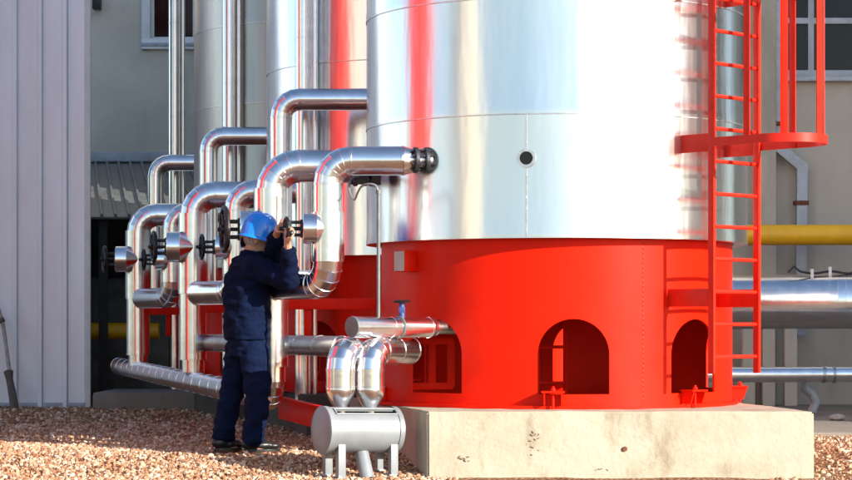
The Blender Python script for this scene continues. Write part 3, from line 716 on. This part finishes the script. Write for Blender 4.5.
def window(parent, x0, x1, z0, z1, y, cols, rows, fm, fw=.09):
    m = MB(); yc = y + .09
    xs = [x0 + (x1 - x0) * c for c in cols]; zs = [z0 + (z1 - z0) * r for r in rows]
    m.bbox(((x0 + x1) / 2, yc, z0 + fw / 2), (x1 - x0, .07, fw), .005).bbox(((x0 + x1) / 2, yc, z1 - fw / 2), (x1 - x0, .07, fw), .005)
    m.bbox((x0 + fw / 2, yc, (z0 + z1) / 2), (fw, .068, z1 - z0 - .001), .005).bbox((x1 - fw / 2, yc, (z0 + z1) / 2), (fw, .068, z1 - z0 - .001), .005)
    for x in xs: m.bbox((x, yc, (z0 + z1) / 2), (fw * .8, .06, z1 - z0 - .002), .005)
    for z in zs: m.bbox(((x0 + x1) / 2, yc, z), (x1 - x0 - .002, .058, fw * .8), .005)
    f = m.build('window', fm, parent)
    MB().box(((x0 + x1) / 2, yc + .01, (z0 + z1) / 2), (x1 - x0 - .03, .012, z1 - z0 - .03)).build('pane', M['glass'], f)
    MB().bbox(((x0 + x1) / 2, y - .03, z0 - .03), (x1 - x0 + .16, .12, .05), .006).build('sill', M['drain'], f)
YB = 25.0
rb = thing('concrete_building', (8, YB, 0), 'beige rendered building at right with wide dark window', 'building')
m = MB(); wx0, wx1, wz0, wz1 = P(772, 0, YB).x, 9.2, P(0, 77, YB).z, 6.4
wall_with_holes(m, .5, 15, 0, 9.5, YB, [(wx0, wx1, wz0, wz1)])
m.add([(.5, YB, 0), (.5, YB + 9, 0), (.5, YB + 9, 9.5), (.5, YB, 9.5)], [(0, 1, 2, 3)]).add([(15, YB, 0), (15, YB + 9, 0), (15, YB + 9, 9.5), (15, YB, 9.5)], [(0, 1, 2, 3)])
m.add([(.5, YB, 9.5), (15, YB, 9.5), (15, YB + 9, 9.5), (.5, YB + 9, 9.5)], [(0, 1, 2, 3)]).add([(.5, YB + 9, 0), (15, YB + 9, 0), (15, YB + 9, 9.5), (.5, YB + 9, 9.5)], [(0, 1, 2, 3)])
m.build('wall', M['render_light'], rb)
MB().bbox((P(766, 0, YB - .12).x, YB - .11, 4.75), (.2, .22, 9.5), .01).build('pilaster', M['render_light'], rb)
window(rb, wx0, wx1, wz0, wz1, YB, [(P(812, 0, YB).x - wx0) / (wx1 - wx0), .55, .78], [(P(0, 20, YB).z - wz0) / (wz1 - wz0), .75], M['drain'], .085)
# low plant bay at the foot of the wall
m = MB()
for px in (748, 768, 790): m.bbox((P(px, 0, 24.6).x, 24.6, .62), (.14, .14, 1.1), .01)
m.build('pier', M['render'], rb)
gp = thing('gutter_pipe', P(800, 330, 24.8), 'grey square downpipe with a kink on the beige wall', 'downpipe')
yg = 24.86
m = MB(); pts = [P(778, -60, yg), P(778, 147, yg), P(802, 167, yg), P(800, 330, yg)]
for a, b in zip(pts[:-1], pts[1:]):
    d = (b - a).normalized(); s0 = d.cross(Vector((0, 1, 0))).normalized(); m.bbox((a + b) / 2, (.12, .1, (b - a).length + .02), .008, (s0, Vector((0, 1, 0)), d)).cyl(b - Vector((0, .054, 0)), b + Vector((0, .054, 0)), .064, seg=20)
m.build('pipe_run', M['drain'], gp)
for py in (124, 203): MB().bbox(P(778 if py < 147 else 801, py, yg), (.16, .13, .05), .005).build('clip', M['rust'], gp)

yp = thing('yellow_pipe', P(800, 235, 24), 'bright yellow gas pipe along the beige wall', 'pipe')
z_y = P(0, 235, 24).z
MB().cyl((1.0, 24, z_y), (11, 24, z_y), .112, seg=32).build('pipe_run', M['yellow'], yp)
m = MB()
for x in (4.3, 9.6): m.bbox((x, 24.5, z_y), (.05, .98, .05), .004)
m.build('bracket', M['flange'], yp)
bp_ = thing('insulated_duct', P(800, 303, 22.6), 'very thick silver insulated duct leaving to the right behind the ladder', 'duct')
z_b = P(0, 303, 22.6).z
pipe_path(bp_, [(.9, 23.3, z_b), (3.2, 22.8, z_b + .01), (4.25, 22.55, z_b + .015), (12, 22.55, z_b + .015)], .282, .8, M['pipe_sheet'], step=1.1, gores=3)
m = MB()
for x in (2.4, 5.2, 7.4): m.bbox((x, 22.7, .55), (.1, .1, .95), .006)
m.build('stand', M['drain'], bp_)
sp_ = thing('low_pipe', P(800, 374, 21.8), 'slim silver pipe below the thick duct, turning up at right', 'pipe')
z_s = P(0, 374, 21.8).z
pipe_path(sp_, [(.7, 21.9, z_s - .02), (P(826, 0, 21.6).x, 21.6, z_s), (11, 21.3, z_s + .02)], .075, .2, M['pipe_sheet'], step=.9)
m = MB()
for px in (822, 832): m.lathe((P(px, 0, 21.6).x, 21.6, z_s), (1, 0, 0), [(.06, 0), (.085, .002), (.085, .03), (.06, .032)], 24)
m.build('flange', M['dull_sheet'], sp_)
wc = thing('power_cable', P(820, 275, 22.4), 'slack black cable with white ties lying along the thick duct', 'cable')
pts = [Vector((P(788 + k * 6, 0, 22.5).x, 22.5, z_b + .282 + .03 + .012 * math.sin(k * 1.1) + (.05 if k == 1 else 0))) for k in range(26)]
MB().tube(pts, .012, 8).build('cable', M['wire'], wc)
m = MB()
for k in (4, 7, 11, 15): m.bbox(pts[k], (.03, .035, .09), .004)
m.build('cable_tie', M['white_paint'], wc)
bk = thing('pump_hose', P(812, 392, 22.0), 'bent grey hose hanging under the slim pipe by the wall', 'hose')
pts = [P(803, 376, 21.9), P(804, 388, 21.95), P(812, 394, 22), P(816, 402, 22), P(812, 412, 22)]
MB().tube(pts, .045, 12).build('hose', M['drain'], bk)
rk = MB()
for x, y_, s0 in ((2.95, 19.6, .05), (3.4, 19.9, .035), (3.85, 20.6, .06)): rk.ball((x, y_, .16 + s0 * .3), (s0 * 1.4, s0, s0 * .6), seg=9, rows=5)
tag(rk.build('rubble', M['rope']), kind='stuff')

# ------------------------------------------------------------------ left background: building, lean-to, shed
YL = 33.0
lb = thing('rendered_building', (-3, YL, 0), 'tall grey rendered building at back left with white framed window', 'building')
m = MB(); ax0, ax1, az0, az1 = P(147, 0, YL).x, P(199, 0, YL).x, P(0, 43, YL).z, 7.2
wall_with_holes(m, -9, .4, 0, 10.5, YL, [(ax0, ax1, az0, az1)])
m.add([(-9, YL, 10.5), (.4, YL, 10.5), (.4, YL + 8, 10.5), (-9, YL + 8, 10.5)], [(0, 1, 2, 3)]).add([(.4, YL, 0), (.4, YL + 8, 0), (.4, YL + 8, 10.5), (.4, YL, 10.5)], [(0, 1, 2, 3)]).add([(-9, YL, 0), (-9, YL + 8, 0), (-9, YL + 8, 10.5), (-9, YL, 10.5)], [(0, 1, 2, 3)])
m.build('wall', M['render'], lb)
window(lb, ax0, ax1, az0, az1, YL, [.5], [.6], M['white_paint'], .10)
MB().bbox((ax0 - .01, YL - .03, (az0 + az1) / 2), (.13, .08, az1 - az0 + .2), .01).bbox(((ax0 + ax1) / 2, YL - .032, az0 - .02), (ax1 - ax0 + .14, .08, .16), .01).build('window_surround', M['white_paint'], lb)
fl_ = MB().bbox(P(97, 3, YL - .15), (.12, .2, .2), .02).build('wall_lamp', M['iron'], lb)

lt = thing('lean_to', (-4, 27, 0), 'dark open lean-to with ribbed grey roof between shed and pipes', 'lean-to')
ya, yb_ = 26.4, 31.6; za, zb = P(0, 218, ya).z, P(0, 164, yb_).z
m = MB(); sl_ = Vector((0, yb_ - ya, zb - za)); L = sl_.length; dz = sl_.normalized(); nn = Vector((1, 0, 0)).cross(dz).normalized()
if nn.z < 0: nn = -nn
m.bbox(Vector((-4.1, (ya + yb_) / 2, (za + zb) / 2)), (5.6, L, .03), .004, (Vector((1, 0, 0)), dz, nn))
ds = Vector((-.86, yb_ - ya, zb - za)); dsn = ds.normalized(); sx = dsn.cross(nn).normalized()
for k in range(33): m.bbox(Vector((-6.3 + k * .165, (ya + yb_) / 2, (za + zb) / 2)) + nn * .03, (.03, ds.length, .04), .006, (sx, dsn, nn))
m.build('roof', M['roof'], lt)
MB().bbox((-4.1, yb_ + .1, zb + .10), (5.6, .3, .14), .01).build('flashing', M['drain'], lt)
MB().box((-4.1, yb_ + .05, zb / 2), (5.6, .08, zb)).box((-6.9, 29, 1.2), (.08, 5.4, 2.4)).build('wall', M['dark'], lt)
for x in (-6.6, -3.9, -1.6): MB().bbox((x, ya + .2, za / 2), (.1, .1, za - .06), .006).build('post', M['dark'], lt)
m = MB().bbox((-4.0, 30.2, .9), (2.2, 1.2, 1.6), .05).build('machine_cabinet', M['roof'], lt)
y2 = thing('yellow_pipe', P(108, 331, 27.2), 'dim yellow pipe in the dark under the lean-to roof', 'pipe')
m = MB().cyl((-5.2, 27.2, P(0, 331, 27.2).z), (-3.3, 27.2, P(0, 331, 27.2).z), .1, seg=24).build('pipe_run', M['dark_yellow'], y2)
MB().bbox((-4.2, 27.2, .45), (.1, .1, .8), .004).build('stand', M['iron'], y2)

YS = 25.2
shd = thing('metal_shed', (-7, YS, ground(0, YS)), 'pale corrugated metal shed wall at the left edge', 'shed')
xr = P(89.5, 0, YS).x; m = MB(); H = 6.4; z0 = ground(0, YS) - .02
prof = [(xr, 0)]; x = xr
rib = 25.2 / F * YS
ribs = [P(p, 0, YS).x for p in (64.5, 39.5, 14.5)]; 
while ribs[-1] > -12: ribs.append(ribs[-1] - rib)
pts = [(xr + .0, 0)]
for rx in ribs:
    mid = rx + rib * .5
    pts += [(rx + .045, 0), (rx + .032, -.055), (rx - .012, -.055), (rx - .026, 0)]
pts.append((-12.5, 0))
front = [Vector((a, YS + b, 0)) for a, b in pts]
rings = [[p + UPV * zz for p in front] for zz in (z0, H)]
m.ringbridge(rings, False)
m.add([(xr, YS, z0), (xr - .4, YS + .85, z0), (xr - .4, YS + .85, H), (xr, YS, H)], [(0, 1, 2, 3)]).add([(-12.5, YS + .85, z0), (xr - .4, YS + .85, z0), (xr - .4, YS + .85, H), (-12.5, YS + .85, H)], [(0, 1, 2, 3)])
m.add([(-12.5, YS, H), (xr, YS, H), (xr - .4, YS + .85, H), (-12.5, YS + .85, H)], [(0, 1, 2, 3)])
m.build('wall_sheet', M['shed'], shd, ang=15)
MB().bbox((xr - .02, YS - .012, (z0 + H) / 2), (.07, .04, H - z0), .004).build('corner_trim', M['white_paint'], shd)
MB().bbox((xr / 2 - 6.25, YS - .03, z0 + .04), (12.5 + xr - .1, .03, .06), .004).build('base_rail', M['drain'], shd)
pk = thing('prop_pole', P(16, 411, 24.2), 'crooked dark sleeved pole leaning at the far left by the shed', 'pole')
MB().tube([P(-4, 300, 24.9), P(3, 325, 24.8), P(6, 345, 24.7), P(10, 376, 24.5)], [.022, .024, .02, .025], 10).build('upper_pole', M['rope'], pk)
MB().tube([P(8.5, 372, 24.5), P(9.5, 379, 24.46), P(12.5, 395, 24.35), P(15.5, 414, 24.2)], [.055, .04, .045, .05], 12).build('sleeve', M['wood'], pk)
MB().tube([P(-6, 318, 24.8), P(0, 321, 24.8), P(4, 319, 24.8)], .03, 8).build('crosspiece', M['wood'], pk)

# ------------------------------------------------------------------ neighbours outside the frame, seen mirrored in the metal; one added to block sun
def tall_red(x, y, r, h, label):
    t = thing('red_silo', (x, y, 0), label, 'silo')
    MB().lathe((x, y, 0), (0, 0, 1), [(r, 0), (r, h), (r * .5, h + .6), (.05, h + .8)], 64).build('body', M['red'], t)
    m = MB()
    for k in range(1, int(h / 1.6)): m.torus((x, y, k * 1.6), (0, 0, 1), r, .03, 64, 6)
    m.build('stiffener', M['red'], t)
tall_red(-6.6, 15.9, 1.15, 9, 'tall red ribbed silo standing left of the gravel yard')
cb = thing('cream_building', (-22, 0, 0), 'cream rendered block with small windows across the yard', 'building')
m = MB(); m.box((-23, .2, 6), (6, 5.8, 12)); m.build('wall', M['cream'], cb)
for z in (2, 5, 8):
    MB().bbox((-19.99, .2, z + .6), (.08, 1.4, 1.2), .01).build('window', M['glass'], cb)
nb = thing('shading_block', (17, 17, 0), 'unseen pale block added to shade the beige building at right', 'building')  # unseen building added to keep the sun off the beige wall
MB().box((17.5, 17.2, 4.5), (9, 9, 9)).build('wall', M['cream'], nb)
for k in range(3): MB().bbox((12.99, 14.5 + 2.7 * k, 4.5), (.08, 1.5, 1.6), .01).build('window', M['glass'], nb)
MB().bbox((17.5, 17.2, 9.1), (9.5, 9.5, .25), .03).build('roof', M['roof'], nb)

# ------------------------------------------------------------------ the worker
def solid(mb, name, mat_, parent, voxel, fold=0, seed=0, smooth=6, cuts=None):
    """fuse overlapping limbs into one skin, then crease it"""
    me = bpy.data.meshes.new('tmp'); me.from_pydata([tuple(v) for v in mb.v], [], mb.f)
    bm = bmesh.new(); bm.from_mesh(me); bmesh.ops.recalc_face_normals(bm, faces=bm.faces); bm.to_mesh(me); bm.free()
    o = bpy.data.objects.new('tmp', me); C.objects.link(o)
    r = o.modifiers.new('r', 'REMESH'); r.mode = 'VOXEL'; r.voxel_size = voxel
    s = o.modifiers.new('s', 'SMOOTH'); s.iterations = smooth; s.factor = .5
    dg = bpy.context.evaluated_depsgraph_get(); ev = bpy.data.meshes.new_from_object(o.evaluated_get(dg))
    bpy.data.objects.remove(o); bpy.data.meshes.remove(me)
    if fold:
        S = Vector((seed, seed * 1.7, 0)); co = []
        for v in ev.vertices:
            p = v.co
            a = noise.noise(Vector((p.x * 9, p.y * 9, p.z * 17)) + S) + .6 * noise.noise(Vector((p.x * 20 + p.z * 8, p.y * 20, p.z * 30)) + S)
            rdg = 1 - abs(noise.noise(Vector((p.x * 7 + p.z * 5, p.y * 7, p.z * 13 - p.x * 6)) + S)) * 2.2
            co.append(p + v.normal * (fold * (.7 * a + .8 * max(rdg, -.6))))
        for v, c_ in zip(ev.vertices, co): v.co = c_
    off = wpos(parent)
    for v in ev.vertices: v.co = v.co - off
    ev.name = name; ev.materials.clear(); ev.materials.append(mat_)
    ev.polygons.foreach_set('use_smooth', [True] * len(ev.polygons)); ev.update()
    ob = bpy.data.objects.new(name, ev); C.objects.link(ob); ob.parent = parent
    return ob
fw = Vector((.93, .37, 0)).normalized(); rt = Vector((fw.y, -fw.x, 0))      # facing; his right hand side is toward the lens
feet = Vector((P(245, 0, 15.93).x, 15.93, ground(0, 15.93)))
man = thing('person', feet, 'worker in navy coveralls and blue hard hat turning a valve wheel with both hands', 'person')
def loft(mb, rows, seg=28):
    rings = []
    for c_, hr, hf in rows:
        rings.append([Vector(c_) + rt * (hr * math.cos(a)) + fw * (hf * math.sin(a)) for a in [2 * math.pi * i / seg for i in range(seg)]])
    mb.ringbridge(rings, True, True, True)
D = 15.93
neck = P(253.5, 255, D); head = P(258, 238, D)
shR, shL = P(247, 268, D) + rt * .175, P(250, 267, D) - rt * .175
elR, wrR = P(290.5, 280, 15.56), P(288.5, 249, 15.45)
elL, wrL = P(272, 263, 15.93), P(276, 236, 15.66)
wheel_c = P(285, 226, 15.48)
hipR, hipL = P(251, 345, D) + rt * .085, P(245, 345, D) - rt * .085
knR, knL = P(254, 394, D) + rt * .10, P(235, 394, D) - rt * .09
anR, anL = P(249.5, 444, D) + rt * .10, P(226.5, 441, D) - rt * .08
# body: head, neck, trunk, limbs and both hands in one skin
b = MB()
hw = Vector((.995, .08, 0)).normalized(); hup = (UPV * .96 + hw * .22).normalized(); hf = (hw * .97 - UPV * .22).normalized(); hr = Vector((hw.y, -hw.x, 0))
HA = (hf, hr, hup)
b.ball(head + hup * .012, (.098, .078, .108), HA); b.ball(head - hup * .058 + hf * .03, (.062, .056, .062), HA); b.ball(head - hup * .09 + hf * .055, (.03, .032, .025), HA)
b.cone(head + hf * .092 - hup * .005, head + hf * .112 - hup * .04, .010, .015, 10); b.ball(head + hf * .09 - hup * .066, (.012, .024, .009), HA); b.ball(head + hf * .085 + hup * .012, (.018, .06, .012), HA)
for s0 in (-1, 1): b.ball(head + hr * (.078 * s0) - hf * .008 - hup * .022, (.020, .011, .032), HA, 10, 8)
b.cone(head - hup * .06 - hf * .02, neck - UPV * .05, .056, .062)
loft(b, [(P(247, 345, D), .15, .10), (P(247, 318, D), .14, .10), (P(247, 285, D), .165, .11), (P(249, 266, D), .15, .09), (neck - UPV * .03, .06, .055)])
for s_a, e_a, w_a in ((shR, elR, wrR), (shL, elL, wrL)):
    b.cone(s_a, e_a, .05, .042); b.cone(e_a, w_a, .042, .028)
for h_, k_, a_ in ((hipR, knR, anR), (hipL, knL, anL)):
    b.cone(h_, k_, .078, .052); b.cone(k_, a_, .05, .036); b.cone(a_, a_ - UPV * .05 + fw * .08, .036, .03)
def hand(wr, palm_c, grip, across, side):
    """palm from the wrist to the wheel rim; four bent fingers wrap the rim, thumb opposes"""
    d = (palm_c - wr).normalized(); ac = (across - d * across.dot(d)).normalized(); nr = d.cross(ac).normalized() * side
    b.cone(wr, palm_c - d * .03, .026, .026)
    for q in (-.026, -.009, .009, .026): b.cone(palm_c - d * .04 + ac * (q * .7), palm_c + d * .035 + ac * q, .015, .013, 10)
    for i, (q, l_) in enumerate(((-.030, .9), (-.010, 1.0), (.010, .95), (.029, .75))):
        k0 = palm_c + d * .04 + ac * q; k1 = k0 + (d * .6 + nr * .8) * (.036 * l_); k2 = k1 + (nr * .75 - d * .6) * (.026 * l_); k3 = k2 + (-d * .9 - nr * .1) * (.02 * l_)
        b.cone(k0, k1, .0098, .0092, 10); b.cone(k1, k2, .0092, .0086, 10); b.cone(k2, k3, .0086, .0075, 10)
    t0 = palm_c - d * .025 - ac * .032; t1 = t0 - ac * .022 + d * .024 + nr * .014; t2 = t1 + d * .022 + nr * .02 + ac * .004
    b.cone(t0, t1, .0125, .011, 10); b.cone(t1, t2, .011, .009, 10)
hand(wrR, P(287, 236.5, 15.42), wheel_c, Vector((-.35, 1, 0)), -1)
hand(wrL, P(279.5, 226, 15.57), wheel_c, Vector((.3, .5, .8)), -1)
body = solid(b, 'body', M['skin'], man, .0052, smooth=3)
# jacket
j = MB()
loft(j, [(P(247, 339, D), .195, .150), (P(247, 330, D), .20, .158), (P(246.5, 312, D), .20, .160), (P(246, 292, D), .212, .158), (P(246.5, 276, D), .218, .142), (P(248.5, 265, D), .19, .118), (P(251, 258, D), .11, .088), (P(253, 252, D), .082, .078)])
for s_a, e_a, w_a in ((shR, elR, wrR), (shL, elL, wrL)):
    d = (w_a - e_a).normalized()
    j.cone(s_a + (s_a - e_a) * .02, e_a, .088, .066); j.cone(e_a, w_a - d * .07, .066, .052)
    j.cyl(w_a - d * .08, w_a - d * .002, .05, .044, 20)
jk = solid(j, 'jacket', M['navy'], man, .0075, .017, 3.1, 3)
MB().lathe(P(253.2, 256, D), (neck - P(247, 300, D)).normalized() * .6 + hup * .5, [(.074, -.01), (.082, .004), (.075, .034), (.068, .036), (.066, .0)], 28).build('collar', M['navy'], jk)
tr = MB()
loft(tr, [(P(247, 325, D), .17, .125), (P(247, 345, D), .178, .135), (P(248, 356, D), .165, .125)])
for h_, k_, a_ in ((hipR, knR, anR), (hipL, knL, anL)):
    tr.cone(h_ - UPV * .02, k_, .108, .084); tr.cone(k_, a_ + UPV * .05, .084, .072); tr.cyl(a_ + UPV * .09, a_ + UPV * .012, .074, .079, 24)
solid(tr, 'trousers', M['trouser'], man, .0075, .015, 7.7, 3)
for a_ in (anR, anL):
    gz = ground(a_.x, a_.y); f2 = fw if a_ is anR else (fw * .95 - rt * .1).normalized(); r2 = Vector((f2.y, -f2.x, 0)); s = MB()
    base = Vector((a_.x, a_.y, gz + .026)) - f2 * .05
    AX = (f2, r2, UPV)
    s.ball(base + f2 * .03 + UPV * .045, (.072, .044, .05), AX); s.ball(base + f2 * .115 + UPV * .033, (.09, .046, .036), AX); s.ball(base + f2 * .195 + UPV * .028, (.06, .042, .028), AX)
    s.cone(base + f2 * .045 + UPV * .05, Vector((a_.x, a_.y, a_.z - .0)), .045, .046)
    sh = solid(s, 'shoe', M['leather'], man, .006, 0, 0, 4)
    so = MB(); out = []
    for i in range(28):
        a = 2 * math.pi * i / 28; c_, s1 = math.cos(a), math.sin(a); out.append((.112 + .132 * c_, (.041 - .007 * (c_ < -.2)) * s1))
    so.prism(out, .018, base - UPV * .012, f2, r2, UPV).build('sole', M['leather'], sh)
# hair, eyes, hard hat
hr_ = MB(); hr_.ball(head - hf * .006 + hup * .012, (.104, .084, .106), HA)
hv = [(v, f) for v, f in ((hr_.v, hr_.f),)][0]
keep = [f for f in hr_.f if all(((hr_.v[i] - head).dot(hf) < .052 and (hr_.v[i] - head).dot(hup) > -.072 + max(0, (hr_.v[i] - head).dot(hf)) * .9) for i in f)]
h2_ = MB(); h2_.add(hr_.v, []); h2_.f = keep; h2_.build('hair', M['hair'], man)
for s0 in (-1, 1): MB().ball(head + hf * .088 + hr * (.031 * s0) + hup * .001, .012, HA, 10, 8).build('eye', M['eye'], man)
hat_o = head + hup * .002 - hf * .002
m = MB(); rings = []; seg = 48
prof = [(1.0, 0), (1.0, .03), (.985, .055), (.94, .085), (.83, .115), (.64, .138), (.4, .150), (.16, .155), (.01, .156)]
for s0, h0 in prof:
    ring = []
    for i in range(seg):
        a = 2 * math.pi * i / seg; c_, s1 = math.cos(a), math.sin(a)
        rdg = .006 * max(0, 1 - abs(s1) * 5) if .1 < s0 < .99 else 0
        ring.append(hat_o + hf * (.130 * s0 * c_) + hr * (.108 * s0 * s1) + hup * (h0 * 1.17 + rdg))
    rings.append(ring)
m.ringbridge(rings, True, False, True)
dome = m.build('hard_hat', M['helmet'], man)
m = MB(); r_in, r_out, r_lo = [], [], []
for i in range(seg):
    a = 2 * math.pi * i / seg; c_, s1 = math.cos(a), math.sin(a); ext = .012 + .045 * max(0, c_) ** 1.6
    p = hat_o + hf * (.130 * c_) + hr * (.108 * s1); q = hat_o + hf * ((.130 + ext) * c_) + hr * ((.108 + .012) * s1) - hup * (.008 + .012 * max(0, c_))
    r_in.append(p + hup * .006); r_out.append(q); r_lo.append(q - hup * .005)
m.ringbridge([r_in, r_out, r_lo, [v - hup * .007 for v in r_in]]).build('brim', M['helmet'], dome)
